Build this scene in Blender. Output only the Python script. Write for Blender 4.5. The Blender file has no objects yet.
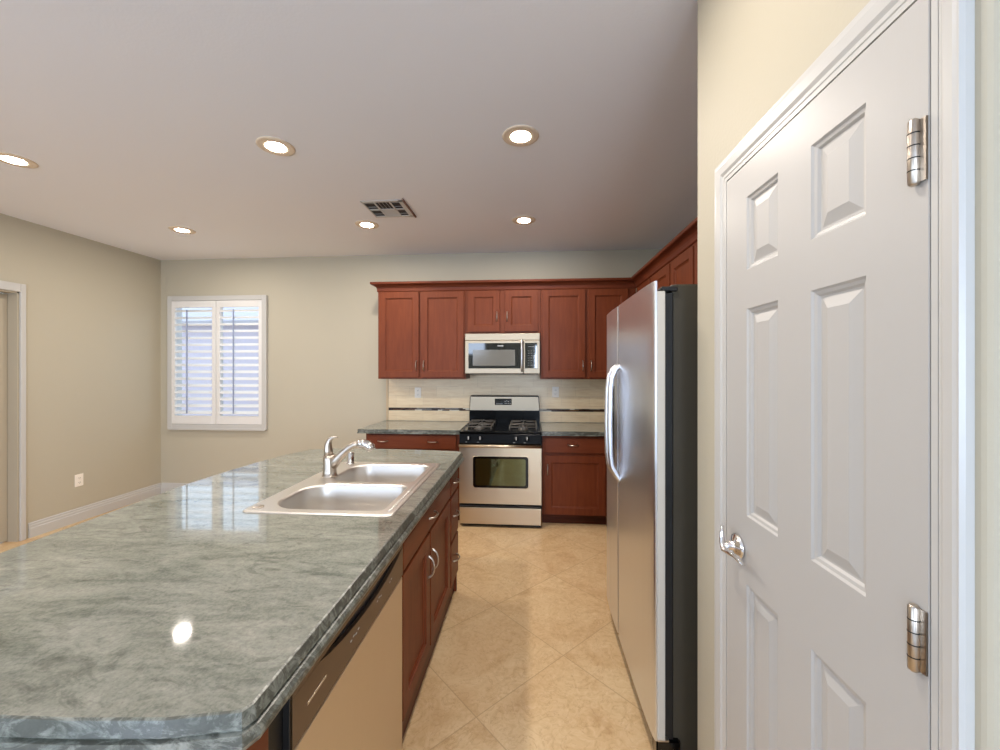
import bpy, bmesh, math, random
from mathutils import Vector, Matrix
C = bpy.context.scene
COL = C.collection
R = math.radians

# ------------------------------------------------------------------ camera
cam = bpy.data.cameras.new('camera'); camo = bpy.data.objects.new('camera', cam); COL.objects.link(camo)
camo.location = (0, 0, 1.465)
camo.rotation_euler = (R(90), 0, math.atan(31/400))
cam.sensor_width = 36; cam.sensor_fit = 'HORIZONTAL'
cam.lens = 36*400/1000
cam.shift_y = -0.006
cam.clip_start = 0.02; cam.clip_end = 100
C.camera = camo

# ------------------------------------------------------------------ world, exposure
w = bpy.data.worlds.new('world'); C.world = w; w.use_nodes = True
bg = w.node_tree.nodes['Background']
bg.inputs[0].default_value = (0.70, 0.84, 1.0, 1); bg.inputs[1].default_value = 3.2
C.view_settings.view_transform = 'Standard'; C.view_settings.look = 'None'
C.view_settings.gamma = 1; C.view_settings.exposure = -0.46
try: C.view_settings.use_curve_mapping = False
except Exception: pass
C.cycles.max_bounces = 10; C.cycles.diffuse_bounces = 6; C.cycles.glossy_bounces = 5
C.cycles.sample_clamp_indirect = 6
C.cycles.caustics_reflective = False; C.cycles.caustics_refractive = False

def area(name, loc, rot, sx, sy, power, col):
    l = bpy.data.lights.new(name, 'AREA'); l.shape = 'RECTANGLE'; l.size = sx; l.size_y = sy
    l.energy = power; l.color = col
    o = bpy.data.objects.new(name, l); COL.objects.link(o); o.location = loc; o.rotation_euler = rot
    return o
# unseen fill lamps added at the rear and left openings; the high window is inferred
YR = -4.6                                     # rear wall
# (the added lamps tilt upwards to brighten the ceiling)
area('patio_fill', (-2.85, YR+0.06, 1.1), (R(102), 0, 0), 1.7, 1.9, 70, (0.76, 0.92, 1.20))
area('rear_window_daylight', (-2.4, YR+0.06, 2.16), (R(90), 0, 0), 1.9, .45, 22, (0.76, 0.92, 1.20))
area('rear_right_fill', (.67, YR+0.06, 1.5), (R(102), 0, 0), 1.1, 1.5, 170, (0.77, 0.925, 1.18))
area('left_fill', (-4.28, -1.6, 1.45), (0, R(-110), 0), 1.4, 2.4, 35, (0.76, 0.92, 1.20))

# ------------------------------------------------------------------ materials
def lin(c):
    return tuple(((x/255)/12.92 if x/255 <= .04045 else ((x/255+.055)/1.055)**2.4) for x in c)+(1,)
def mat(name, rgb, rough=.5, metal=0, spec=.5, **k):
    m = bpy.data.materials.new(name); m.use_nodes = True
    b = m.node_tree.nodes['Principled BSDF']
    b.inputs['Base Color'].default_value = lin(rgb); b.inputs['Roughness'].default_value = rough
    b.inputs['Metallic'].default_value = metal
    b.inputs['Specular IOR Level'].default_value = spec
    for kk, v in k.items(): b.inputs[kk.replace('_', ' ')].default_value = v
    return m
class NT:
    def __init__(s, m): s.m = m; s.t = m.node_tree; s.b = s.t.nodes['Principled BSDF']
    def n(s, typ, **k):
        x = s.t.nodes.new(typ)
        for kk, v in k.items():
            if kk.startswith('i_'): x.inputs[kk[2:].replace('_', ' ')].default_value = v
            else: setattr(x, kk, v)
        return x
    def l(s, a, b): s.t.links.new(a, b)
    def pos(s, scale=(1, 1, 1), rot=(0, 0, 0), loc=(0, 0, 0), kind='geo'):
        mp = s.n('ShaderNodeMapping'); mp.inputs['Scale'].default_value = scale
        mp.inputs['Rotation'].default_value = rot; mp.inputs['Location'].default_value = loc
        if kind == 'geo': s.l(s.n('ShaderNodeNewGeometry').outputs['Position'], mp.inputs[0])
        else: s.l(s.n('ShaderNodeTexCoord').outputs['Object'], mp.inputs[0])
        return mp.outputs[0]
    def noise(s, vec, scale, detail=4, rough=.5, dist=0):
        x = s.n('ShaderNodeTexNoise'); x.inputs['Scale'].default_value = scale; x.inputs['Detail'].default_value = detail
        x.inputs['Roughness'].default_value = rough; x.inputs['Distortion'].default_value = dist
        s.l(vec, x.inputs['Vector']); return x.outputs['Fac']
    def ramp(s, fac, stops):
        x = s.n('ShaderNodeValToRGB'); e = x.color_ramp.elements
        while len(e) < len(stops): e.new(.5)
        for q, (p, c) in zip(e, stops): q.position = p; q.color = lin(c) if len(c) == 3 else c
        s.l(fac, x.inputs[0]); return x.outputs[0]
    def mix(s, fac, a, b, mode='MIX'):
        x = s.n('ShaderNodeMix'); x.data_type = 'RGBA'; x.blend_type = mode
        for v, i in ((fac, 0), (a, 6), (b, 7)):
            if hasattr(v, 'links'): s.l(v, x.inputs[i])
            else: x.inputs[i].default_value = v
        return x.outputs[2]
    def bump(s, h, strength=.2, dist=.01):
        x = s.n('ShaderNodeBump'); x.inputs['Strength'].default_value = strength; x.inputs['Distance'].default_value = dist
        s.l(h, x.inputs['Height']); s.l(x.outputs[0], s.b.inputs['Normal'])

def paint(name, rgb, rough=.75, tex=.12, sc=90):
    m = mat(name, rgb, rough, spec=.3); t = NT(m); t.bump(t.noise(t.pos(), sc, 3), tex, .004); return m
M_wall = paint('wall_paint', (187, 180, 161), .6)
M_ceil = paint('ceiling_paint', (236, 236, 240), .85)
M_trim = mat('white_trim', (196, 195, 191), .34)
M_doorw = mat('white_door', (186, 184, 180), .38)
t = NT(M_doorw); t.bump(t.noise(t.pos((6, 60, 3)), 6, 4), .04, .002)
M_white = mat('white_plastic', (245, 238, 226), .35)
M_shut = mat('shutter_white', (228, 227, 224), .35)
M_rod = mat('tilt_rod_blue_grey', (150, 160, 185), .4)  # even blue-grey colour of the tilt rods

def make_wood(name, base=(116, 58, 33), dark=(84, 38, 23), vertical=True):
    m = mat(name, base, .42, spec=.18); t = NT(m)
    sc = (9, 9, .9) if vertical else (.9, .9, 9)
    f = t.noise(t.pos(sc), 4, 6, .6, .5)
    f2 = t.noise(t.pos(), 1.3, 2)
    c = t.ramp(f, [(.25, dark), (.75, base)])
    c2 = t.mix(f2, c, t.ramp(f, [(.2, base), (.8, (130, 68, 39))]))
    t.l(c2, t.b.inputs['Base Color']); t.bump(f, .03, .002)
    return m
M_wood = make_wood('cherry_stained_wood')
M_woodh = make_wood('cherry_stained_wood_horizontal', vertical=False)
M_crown_shade = make_wood('shaded_cherry_molding', (96, 44, 28), (72, 30, 20), False)  # cabinet stain darkened to put the molding's shade into the colour
M_kick2 = make_wood('toe_wood', (96, 60, 42), (70, 42, 30), False)
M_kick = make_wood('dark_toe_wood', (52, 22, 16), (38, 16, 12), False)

def make_steel(name, rgb=(196, 192, 186), rough=.27, vertical=True, amt=.10):
    m = mat(name, rgb, rough, metal=1.0); t = NT(m)
    f = t.noise(t.pos((220, 220, 1.5) if vertical else (1.5, 1.5, 260)), 2, 3, .6)
    t.l(t.ramp(f, [(.3, (rough-amt*.5,)*3+(1,)), (.7, (rough+amt*.5,)*3+(1,))]), t.b.inputs['Roughness'])
    t.bump(f, .012, .001)
    return m
M_steel = make_steel('brushed_steel', (204, 188, 162), .34, False, .04)
M_steelm = make_steel('soft_brushed_steel', (178, 167, 148), .5, False, .03)
M_steelv = make_steel('brushed_steel_fridge', (226, 229, 235), .30, True, .05)
M_dw = make_steel('dishwasher_steel', (222, 208, 186), .42, True, .06)
M_dwp = mat('dishwasher_panel', (112, 92, 72), .38, .55)
M_sink = make_steel('sink_steel', (214, 210, 204), .38, False, .02)
M_nickel = mat('satin_nickel', (196, 186, 174), .28, 1)
M_chrome = mat('chrome', (225, 222, 220), .07, 1)
M_liner = mat('fridge_liner_grey', (196, 190, 178), .4)
M_black = mat('gloss_black', (9, 9, 10), .12)
M_enamel = mat('black_enamel', (7, 7, 7), .22, spec=.12)
M_iron = mat('cast_iron_grate', (88, 84, 78), .32)
M_mblack = mat('matte_black', (16, 16, 17), .5)
M_case = mat('fridge_case_dark', (72, 67, 56), .5, spec=.3); t = NT(M_case); t.bump(t.noise(t.pos(), 240, 2), .15, .002)
M_glass = mat('black_glass', (13, 15, 14), .04, spec=.9)
M_mwin = mat('microwave_window', (112, 110, 103), .12, spec=.7)
M_print = mat('panel_print', (190, 190, 185), .5)
M_gap = mat('gap_dark', (20, 12, 10), .7)
M_bronze = mat('vent_dark', (34, 30, 27), .7)

def make_ovenglass():
    m = mat('oven_window_glass', (30, 34, 14), .05, spec=1.0)
    m.node_tree.nodes['Principled BSDF'].inputs['IOR'].default_value = 2.0; m.node_tree.nodes['Principled BSDF'].inputs['Specular Tint'].default_value = (.82, .9, .52, 1)
    return m
M_oven = make_ovenglass()

def make_granite(edge=False):
    m = mat('green_granite', (130, 134, 124), .045, spec=.7, IOR=1.75); t = NT(m)
    v = t.pos((1.2, 4.0, 4.0), (0, 0, R(-14)))
    f = t.noise(v, 2.0, 8, .62, 1.4)
    g = t.noise(t.pos((1, 2.2, 2), (0, 0, R(-20))), 9, 8, .7, 2.0)
    s = t.noise(t.pos(), 140, 3, .6)
    c1 = t.ramp(f, [(.28, (64, 72, 66)), (.42, (108, 113, 104)), (.56, (138, 140, 131)), (.74, (168, 166, 156))])
    c2 = t.ramp(g, [(.32, (40, 48, 44)), (.45, (112, 118, 109)), (.66, (160, 160, 150))])
    c = t.mix(.38, c1, c2)
    c = t.mix(.16, c, t.ramp(s, [(.35, (48, 56, 50)), (.6, (165, 165, 152))]))
    bl_ = t.noise(t.pos((1.5, 3.2, 3), (0, 0, R(-16)), (3, 1, 0)), 9 if edge else 4.2, 7, .68, 1.6)
    k = t.ramp(bl_, [(.47 if edge else .36, (1, 1, 1, 1)), (.58 if edge else .44, (0, 0, 0, 1))])
    k3 = t.n('ShaderNodeMath', operation='MULTIPLY'); k3.inputs[1].default_value = .75 if edge else .36; t.l(k, k3.inputs[0])
    c = t.mix(k3.outputs[0], c, lin((54, 54, 44) if edge else (58, 64, 56)))
    t.l(c, t.b.inputs['Base Color']); return m
M_gran = make_granite()
M_grane = make_granite(True); M_grane.name = 'green_granite_edge'
be_ = M_grane.node_tree.nodes['Principled BSDF']; be_.inputs['Roughness'].default_value = .3; be_.inputs['IOR'].default_value = 1.45

def make_floor():
    m = mat('travertine_tile', (205, 170, 122), .33, spec=.4); t = NT(m)
    S = .79/math.sqrt(2)
    p = t.pos((1/S,)*3, (0, 0, R(45)), kind='geo')
    sep = t.n('ShaderNodeSeparateXYZ')
    # rotated coordinates: a = (x-y)/sqrt2, b = (x+y)/sqrt2 in tile units
    t.l(p, sep.inputs[0])
    def line(out, off):
        a = t.n('ShaderNodeMath', operation='ADD'); a.inputs[1].default_value = off; t.l(out, a.inputs[0])
        fr = t.n('ShaderNodeMath', operation='FRACT'); t.l(a.outputs[0], fr.inputs[0])
        sb = t.n('ShaderNodeMath', operation='SUBTRACT'); sb.inputs[1].default_value = .5; t.l(fr.outputs[0], sb.inputs[0])
        ab = t.n('ShaderNodeMath', operation='ABSOLUTE'); t.l(sb.outputs[0], ab.inputs[0])
        fl = t.n('ShaderNodeMath', operation='FLOOR'); t.l(a.outputs[0], fl.inputs[0])
        return ab.outputs[0], fl.outputs[0]
    # a axis = x' = (x - y)/sqrt2 ; joints where y-x = 2.69 + .79k -> a = -2.69/.79 = -3.405
    a, ia = line(sep.outputs[0], 3.405); b, ib = line(sep.outputs[1], -3.02/.79)
    mx = t.n('ShaderNodeMath', operation='MAXIMUM'); t.l(a, mx.inputs[0]); t.l(b, mx.inputs[1])
    g = t.n('ShaderNodeMath', operation='GREATER_THAN'); g.inputs[1].default_value = .4955; t.l(mx.outputs[0], g.inputs[0])
    cb = t.n('ShaderNodeCombineXYZ'); t.l(ia, cb.inputs[0]); t.l(ib, cb.inputs[1])
    wn = t.n('ShaderNodeTexWhiteNoise'); t.l(cb.outputs[0], wn.inputs['Vector'])
    off = t.n('ShaderNodeVectorMath', operation='MULTIPLY_ADD')
    off.inputs[1].default_value = (7, 7, 7)
    t.l(wn.outputs['Color'], off.inputs[0]); t.l(t.pos(), off.inputs[2])
    v = off.outputs[0]
    f = t.noise(v, 4.2, 6, .6, .9); h = t.noise(v, 22, 6, .65, 1.8); q = t.noise(v, 1.5, 2)
    c = t.ramp(f, [(.34, (170, 126, 80)), (.46, (212, 178, 130)), (.6, (224, 196, 150)), (.75, (236, 212, 172))])
    d = t.ramp(h, [(.33, (176, 136, 92)), (.46, (212, 180, 132)), (.7, (238, 214, 176))])
    c = t.mix(.6, c, d); c = t.mix(q, c, t.ramp(f, [(.3, (204, 168, 124)), (.7, (220, 192, 150))]))
    vein = t.ramp(t.noise(v, 5, 5, .6, 3.5), [(.485, (0, 0, 0, 1)), (.5, (1, 1, 1, 1)), (.515, (0, 0, 0, 1))])
    k = t.n('ShaderNodeMath', operation='MULTIPLY'); k.inputs[1].default_value = .5; t.l(vein, k.inputs[0])
    c = t.mix(k.outputs[0], c, lin((176, 134, 92)))
    k2 = t.n('ShaderNodeMath', operation='MULTIPLY'); k2.inputs[1].default_value = .55; t.l(g.outputs[0], k2.inputs[0])
    c = t.mix(k2.outputs[0], c, lin((172, 138, 100)))
    t.l(c, t.b.inputs['Base Color']); t.bump(h, .05, .002); return m
M_floor = make_floor()

def make_tile():
    m = mat('limestone_tile', (205, 190, 158), .35); t = NT(m)
    br = t.n('ShaderNodeTexBrick'); br.offset = .5
    sw = t.n('ShaderNodeSeparateXYZ'); t.l(t.pos(), sw.inputs[0])
    cb = t.n('ShaderNodeCombineXYZ'); t.l(sw.outputs[0], cb.inputs[0]); t.l(sw.outputs[2], cb.inputs[1])
    mp = t.n('ShaderNodeMapping'); mp.inputs['Location'].default_value = (.13, -.045, 0); t.l(cb.outputs[0], mp.inputs[0])
    t.l(mp.outputs[0], br.inputs['Vector'])
    br.inputs['Scale'].default_value = 1; br.inputs['Brick Width'].default_value = .305; br.inputs['Row Height'].default_value = .102
    br.inputs['Mortar Size'].default_value = .0015
    br.inputs['Color1'].default_value = lin((240, 220, 184)); br.inputs['Color2'].default_value = lin((228, 205, 168)); br.inputs['Mortar'].default_value = lin((206, 188, 154))
    f = t.noise(t.pos((2, 2, 14)), 3, 5, .6, .6)
    c = t.mix(.35, br.outputs['Color'], t.ramp(f, [(.3, (208, 178, 134)), (.5, (238, 216, 178)), (.7, (250, 236, 204))]))
    t.l(c, t.b.inputs['Base Color']); return m
M_tile = make_tile()
M_edge = mat('tile_edge', (196, 174, 140), .4)
M_mos = [mat('mosaic_dark', (52, 36, 28), .12), mat('mosaic_brown', (104, 78, 56), .15), mat('mosaic_pale', (214, 206, 188), .15), mat('mosaic_grey', (120, 116, 106), .15)]

def emis(name, rgb, s):
    m = bpy.data.materials.new(name); m.use_nodes = True; b = m.node_tree.nodes['Principled BSDF']
    b.inputs['Base Color'].default_value = (0.9, .9, .9, 1)
    b.inputs['Emission Color'].default_value = lin(rgb); b.inputs['Emission Strength'].default_value = s
    return m
M_lamp = emis('lamp_lens', (255, 244, 232), 640)
M_lampring = mat('lamp_trim', (226, 208, 184), .45)

# ------------------------------------------------------------------ mesh helpers
class B:
    def __init__(s, M=None): s.bm = bmesh.new(); s.M = M or Matrix(); s.mi = 0
    def _merge(s, b, smooth=False):
        vm = {}
        for v in b.verts: vm[v] = s.bm.verts.new(s.M @ v.co)
        for f in b.faces:
            try:
                g = s.bm.faces.new([vm[v] for v in f.verts]); g.smooth = smooth or f.smooth; g.material_index = s.mi
            except ValueError: pass
        b.free()
    def box(s, x0, x1, y0, y1, z0, z1, bev=0, seg=2):
        b = bmesh.new(); bmesh.ops.create_cube(b, size=1)
        for v in b.verts:
            v.co = Vector(((x0+x1)/2+v.co.x*(x1-x0), (y0+y1)/2+v.co.y*(y1-y0), (z0+z1)/2+v.co.z*(z1-z0)))
        if bev: bmesh.ops.bevel(b, geom=b.edges[:], offset=bev, segments=seg, profile=.5, affect='EDGES')
        s._merge(b); return s
    def prism(s, pts, a0, a1, axis='z', bev=0):
        """polygon pts extruded along axis from a0 to a1"""
        def P(p, a): return {'z': (p[0], p[1], a), 'y': (p[0], a, p[1]), 'x': (a, p[0], p[1])}[axis]
        b = bmesh.new(); lo = [b.verts.new(P(p, a0)) for p in pts]; hi = [b.verts.new(P(p, a1)) for p in pts]
        b.faces.new(lo); b.faces.new(hi[::-1]); n = len(pts)
        for i in range(n): b.faces.new([lo[i], lo[(i+1) % n], hi[(i+1) % n], hi[i]])
        bmesh.ops.recalc_face_normals(b, faces=b.faces[:])
        if bev: bmesh.ops.bevel(b, geom=b.edges[:], offset=bev, segments=2, affect='EDGES')
        s._merge(b); return s
    def tube(s, pts, r, seg=10, flat=1.0, up=None):
        pts = [Vector(p) for p in pts]; n = len(pts)
        rr = r if isinstance(r, (list, tuple)) else [r]*n
        b = bmesh.new(); rings = []; ref = Vector(up) if up else None
        for i, p in enumerate(pts):
            d = (pts[min(i+1, n-1)]-pts[max(i-1, 0)]).normalized()
            if ref is None: ref = Vector((0, 0, 1)) if abs(d.z) < .9 else Vector((1, 0, 0))
            a = (ref - d*ref.dot(d)).normalized(); c = d.cross(a); ref = a if not up else Vector(up)
            rings.append([b.verts.new(p+a*math.cos(q)*rr[i]+c*math.sin(q)*rr[i]*flat) for q in [2*math.pi*k/seg for k in range(seg)]])
        for i in range(n-1):
            for k in range(seg):
                f = b.faces.new([rings[i][k], rings[i][(k+1) % seg], rings[i+1][(k+1) % seg], rings[i+1][k]]); f.smooth = True
        b.faces.new(rings[0][::-1]); b.faces.new(rings[-1])
        bmesh.ops.recalc_face_normals(b, faces=b.faces[:])
        s._merge(b); return s
    def lathe(s, prof, loc=(0, 0, 0), rot=None, seg=24, smooth=True, close=True):
        """prof: (r, z) pairs spun about the local z axis"""
        X = Matrix.Translation(loc) @ (rot.to_4x4() if rot else Matrix())
        b = bmesh.new(); rings = []
        for (r, z) in prof:
            if r < 1e-6: rings.append([b.verts.new(X @ Vector((0, 0, z)))]*seg)
            else: rings.append([b.verts.new(X @ Vector((r*math.cos(2*math.pi*k/seg), r*math.sin(2*math.pi*k/seg), z))) for k in range(seg)])
        for i in range(len(prof)-1):
            for k in range(seg):
                vs = [rings[i][k], rings[i][(k+1) % seg], rings[i+1][(k+1) % seg], rings[i+1][k]]
                u = []
                for v in vs:
                    if v not in u: u.append(v)
                if len(u) >= 3: f = b.faces.new(u); f.smooth = smooth
        if close:
            for rg in (rings[0], rings[-1]):
                if rg[0] is not rg[1]:
                    b.faces.new(rg)
        bmesh.ops.recalc_face_normals(b, faces=b.faces[:])
        s._merge(b); return s
    def slab(s, xc, zc, panels, rings, thick, edge=.002):
        """panelled slab: front at y=0 facing -y; panels = set of (i,j) cells carrying nested rings (inset, depth)"""
        b = bmesh.new()
        def quad(pts):
            b.faces.new([b.verts.new(p) for p in pts])
        for i in range(len(xc)-1):
            for j in range(len(zc)-1):
                x0, x1, z0, z1 = xc[i], xc[i+1], zc[j], zc[j+1]
                if (i, j) in panels:
                    prev = None
                    for ins, dep in rings:
                        q = [(x0+ins, dep, z0+ins), (x1-ins, dep, z0+ins), (x1-ins, dep, z1-ins), (x0+ins, dep, z1-ins)]
                        if prev:
                            for k in range(4): quad([prev[k], prev[(k+1) % 4], q[(k+1) % 4], q[k]])
                        prev = q
                    quad(prev)
                else: quad([(x0, 0, z0), (x1, 0, z0), (x1, 0, z1), (x0, 0, z1)])
        X0, X1, Z0, Z1 = xc[0], xc[-1], zc[0], zc[-1]; e = edge
        a = [(X0, 0, Z0), (X1, 0, Z0), (X1, 0, Z1), (X0, 0, Z1)]
        c = [(X0-e, e, Z0-e), (X1+e, e, Z0-e), (X1+e, e, Z1+e), (X0-e, e, Z1+e)]
        d = [(x, thick, z) for x, y, z in c]
        for k in range(4):
            quad([a[k], a[(k+1) % 4], c[(k+1) % 4], c[k]]); quad([c[k], c[(k+1) % 4], d[(k+1) % 4], d[k]])
        quad(d)
        bmesh.ops.remove_doubles(b, verts=b.verts[:], dist=1e-5)
        bmesh.ops.recalc_face_normals(b, faces=b.faces[:])
        s._merge(b); return s
    def build(s, name, mats, parent=None, label=None):
        me = bpy.data.meshes.new(name); s.bm.to_mesh(me); s.bm.free()
        for m in (mats if isinstance(mats, (list, tuple)) else [mats]): me.materials.append(m)
        o = bpy.data.objects.new(name, me); COL.objects.link(o)
        if parent: o.parent = parent
        if label: o['label'] = label
        return o
def tag(o, label, cat, group=None):
    o['label'] = label; o['category'] = cat
    if group: o['group'] = group
    return o
def thing(name, label, cat, loc=(0, 0, 0), rz=0, group=None):
    o = bpy.data.objects.new(name, None); COL.objects.link(o); o.empty_display_size = .1
    o.location = loc; o.rotation_euler = (0, 0, rz); return tag(o, label, cat, group)
def struct(name, b, m, parent=None):
    o = b.build(name, m, parent)
    if not parent: o['kind'] = 'structure'
    return o
def Bl(loc): return B(Matrix.Translation(-Vector(loc)))     # world-coordinate shapes for a thing standing at loc

# ------------------------------------------------------------------ room shell
XL, XR, YB, H = -4.34, 1.40, 4.38, 2.743
struct('floor', B().box(XL-.15, XR+.15, -.6, YB+.15, -.12, 0), M_floor)
M_rear_bounce = paint('rear_bounce_floor', (196, 200, 206), .95, .4, 200)  # unseen floor, made cool grey to cut warm bounce light
struct('floor_rear_room', B().box(XL-.15, XR+.15, YR-.15, -.6, -.12, 0), M_rear_bounce)
struct('ceiling', B().box(XL-.15, XR+.15, YR-.15, YB+.15, H, H+.12), M_ceil)
WX0, WX1, WZ0, WZ1 = -4.215, -3.025, .78, 2.30
b = B()
b.box(XL-.15, WX0, YB, YB+.15, 0, H).box(WX1, XR+.15, YB, YB+.15, 0, H).box(WX0, WX1, YB, YB+.15, 0, WZ0).box(WX0, WX1, YB, YB+.15, WZ1, H)
struct('wall_back', b, M_wall)
b = B(); D0, D1 = 2.2, 3.075            # doorway in the left wall
b.box(XL-.15, XL, D1, YB, 0, H).box(XL-.15, XL, D0, D1, 2.12, H).box(XL-.15, XL, -.4, D0, 0, H)
b.box(XL-.15, XL, -2.8, -.4, 0, .75).box(XL-.15, XL, -2.8, -.4, 2.15, H).box(XL-.15, XL, YR, -2.8, 0, H)
struct('wall_left', b, M_wall)
struct('wall_right', B().box(XR, XR+.15, YR, YB, 0, H), M_wall)
# rear wall: high window inferred, patio door and second window added for fill light
b = B()
b.box(XL, -3.7, YR-.15, YR, 0, H).box(-3.7, -2.0, YR-.15, YR, 2.03, 1.93+.12).box(-3.7, -3.4, YR-.15, YR, 2.03, H)
b.box(-3.4, -1.45, YR-.15, YR, 2.40, H).box(-1.45, .1, YR-.15, YR, 0, H).box(-2.0, -1.45, YR-.15, YR, 0, 1.93)
b.box(.1, 1.25, YR-.15, YR, 0, .75).box(.1, 1.25, YR-.15, YR, 2.25, H).box(1.25, XR, YR-.15, YR, 0, H)
struct('wall_rear', b, M_wall)
# pantry closet block: bullnosed drywall corners
PX, PY0, PY1 = .565, .535, 1.425
r = .02
def arc(cx, cy, a0, a1, n=6): return [(cx+r*math.cos(R(a0+(a1-a0)*k/n)), cy+r*math.sin(R(a0+(a1-a0)*k/n))) for k in range(n+1)]
poly = arc(PX+r, PY0+r, 180, 270) + [(XR, PY0), (XR, PY1)] + arc(PX+r, PY1-r, 90, 180)
b = B(); b.prism(poly, 0, H); 
for f in b.bm.faces: f.smooth = False
struct('wall_pantry', b, M_wall)

# baseboards: stepped profile
def base_run(name, p0, p1, nrm, h=.13):
    p0, p1, n = Vector(p0), Vector(p1), Vector(nrm)
    prof = [(0, 0), (.014, 0), (.014, h*.62), (.010, h*.66), (.010, h*.80), (.006, h*.84), (.006, h*.95), (0, h)]
    b = bmesh.new(); A = [b.verts.new((p0.x+n.x*d, p0.y+n.y*d, z)) for d, z in prof]; Q = [b.verts.new((p1.x+n.x*d, p1.y+n.y*d, z)) for d, z in prof]
    b.faces.new(A); b.faces.new(Q[::-1])
    for i in range(len(prof)): b.faces.new([A[i], A[(i+1) % len(prof)], Q[(i+1) % len(prof)], Q[i]])
    bmesh.ops.recalc_face_normals(b, faces=b.faces[:]); o = B(); o._merge(b); return struct(name, o, M_trim)
base_run('baseboard_left', (XL, 3.135, 0), (XL, YB, 0), (1, 0, 0))
base_run('baseboard_back', (XL+.015, YB, 0), (-1.64, YB, 0), (0, -1, 0))
base_run('baseboard_pantry', (PX, 1.262, 0), (PX, 1.425, 0), (-1, 0, 0), .09)
base_run('baseboard_left_rear', (XL, -2.0, 0), (XL, 2.13, 0), (1, 0, 0))

# left doorway: casing, jamb and a flush door set back in it
b = B()
for y0, y1, z0, z1 in ((D1, 3.112, 0, 2.19), (D0-.065, D0, 0, 2.19), (D0, D1, 2.12, 2.19)):
    b.box(XL, XL+.018, y0, y1, z0, z1, .004)
t1 = struct('trim_1', b, M_trim)
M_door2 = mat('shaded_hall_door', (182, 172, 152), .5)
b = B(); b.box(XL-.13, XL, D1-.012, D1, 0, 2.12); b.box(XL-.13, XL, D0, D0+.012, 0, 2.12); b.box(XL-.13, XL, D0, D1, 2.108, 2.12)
b.build('jamb', M_door2, t1)  # white jamb; its shade is put into the beige colour
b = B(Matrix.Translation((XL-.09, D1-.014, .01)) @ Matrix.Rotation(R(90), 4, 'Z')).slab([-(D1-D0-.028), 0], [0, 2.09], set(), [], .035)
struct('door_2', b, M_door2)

# ------------------------------------------------------------------ window with plantation shutters
b = B(); f = .055
ox0, ox1, oz0, oz1 = -4.225, -3.015, .77, 2.312
b.box(ox0, ox0+f, YB-.035, YB, oz0, oz1, .004).box(ox1-f, ox1, YB-.035, YB, oz0, oz1, .004)
b.box(ox0+f, ox1-f, YB-.035, YB, oz0, oz0+f, .004).box(ox0+f, ox1-f, YB-.035, YB, oz1-f, oz1, .004)
b.box(ox0+.01, ox1-.01, YB-.042, YB, oz0-.012, oz0+.012, .004)
win = struct('window_1', b, M_trim)
b = B()
for x0, x1, z0, z1 in ((WX0, WX0+.04, WZ0, WZ1), (WX1-.04, WX1, WZ0, WZ1), (WX0, WX1, WZ0, WZ0+.04), (WX0, WX1, WZ1-.04, WZ1), (-3.65, -3.6, WZ0, WZ1)):
    b.box(x0, x1, YB+.02, YB+.05, z0, z1, .003)
b.box(WX0, WX0+.006, YB, YB+.149, WZ0, WZ1).box(WX1-.006, WX1, YB, YB+.149, WZ0, WZ1).box(WX0, WX1, YB, YB+.149, WZ0, WZ0+.006).box(WX0, WX1, YB, YB+.149, WZ1-.006, WZ1)
b.build('window_sash', M_shut, win)
m = bpy.data.materials.new('window_glass'); m.use_nodes = True; bs = m.node_tree.nodes['Principled BSDF']
nt_ = m.node_tree; tr = nt_.nodes.new('ShaderNodeBsdfTransparent'); gl_ = nt_.nodes.new('ShaderNodeBsdfGlossy'); mx_ = nt_.nodes.new('ShaderNodeMixShader')
gl_.inputs['Roughness'].default_value = .01; mx_.inputs[0].default_value = .06; tr.inputs[0].default_value = (.96, .98, 1, 1)
nt_.links.new(tr.outputs[0], mx_.inputs[1]); nt_.links.new(gl_.outputs[0], mx_.inputs[2]); nt_.links.new(mx_.outputs[0], nt_.nodes['Material Output'].inputs[0])
M_pane = m
B().box(WX0+.03, WX1-.03, YB+.033, YB+.037, WZ0+.03, WZ1-.03).build('window_pane', M_pane, win)

def shutter(px0, px1, rodx, label):
    # frame opening ix0..ix1
    loc = ((px0+px1)/2, YB-.02, oz0+f)
    T = thing('shutter_panel', label, 'shutter', loc, 0, 'plantation shutters on the window')
    z0, z1 = oz0+f+.003, oz1-f-.003
    sw = .047; b = Bl(loc)
    y0, y1 = YB-.032, YB-.006
    b.box(px0, px0+sw, y0, y1, z0, z1, .003).box(px1-sw, px1, y0, y1, z0, z1, .003)
    b.box(px0+sw, px1-sw, y0, y1, z0, .925, .003).box(px0+sw, px1-sw, y0, y1, 2.178, z1, .003)
    b.build('shutter_frame', M_shut, T)
    lz0, lz1 = .925, 2.178; n = 16; pitch = (lz1-lz0)/n
    b = Bl(loc)
    for i in range(n):
        zc = lz0+pitch*(i+.5)
        a = R(31)            # blade tilt
        pts = []
        for k in range(12):
            q = 2*math.pi*k/12; yy = .032*math.cos(q); zz = .0042*math.sin(q)
            pts.append((YB-.019+yy*math.cos(a)-zz*math.sin(a), zc+yy*math.sin(a)+zz*math.cos(a)))
        b.prism(pts, px0+sw+.001, px1-sw-.001, 'x')
    b.build('louvers', M_shut, T)
    b = Bl(loc).box(rodx-.006, rodx+.006, YB-.066, YB-.054, lz0+.03, lz1-.03, .002)
    b.build('tilt_rod', M_rod, T)
shutter(-4.178, -3.628, -3.957, 'left white louvered shutter of the window, tilt rod left of its middle')
shutter(-3.622, -3.062, -3.39, 'right white louvered shutter of the window, nearer the kitchen cabinets')

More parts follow.
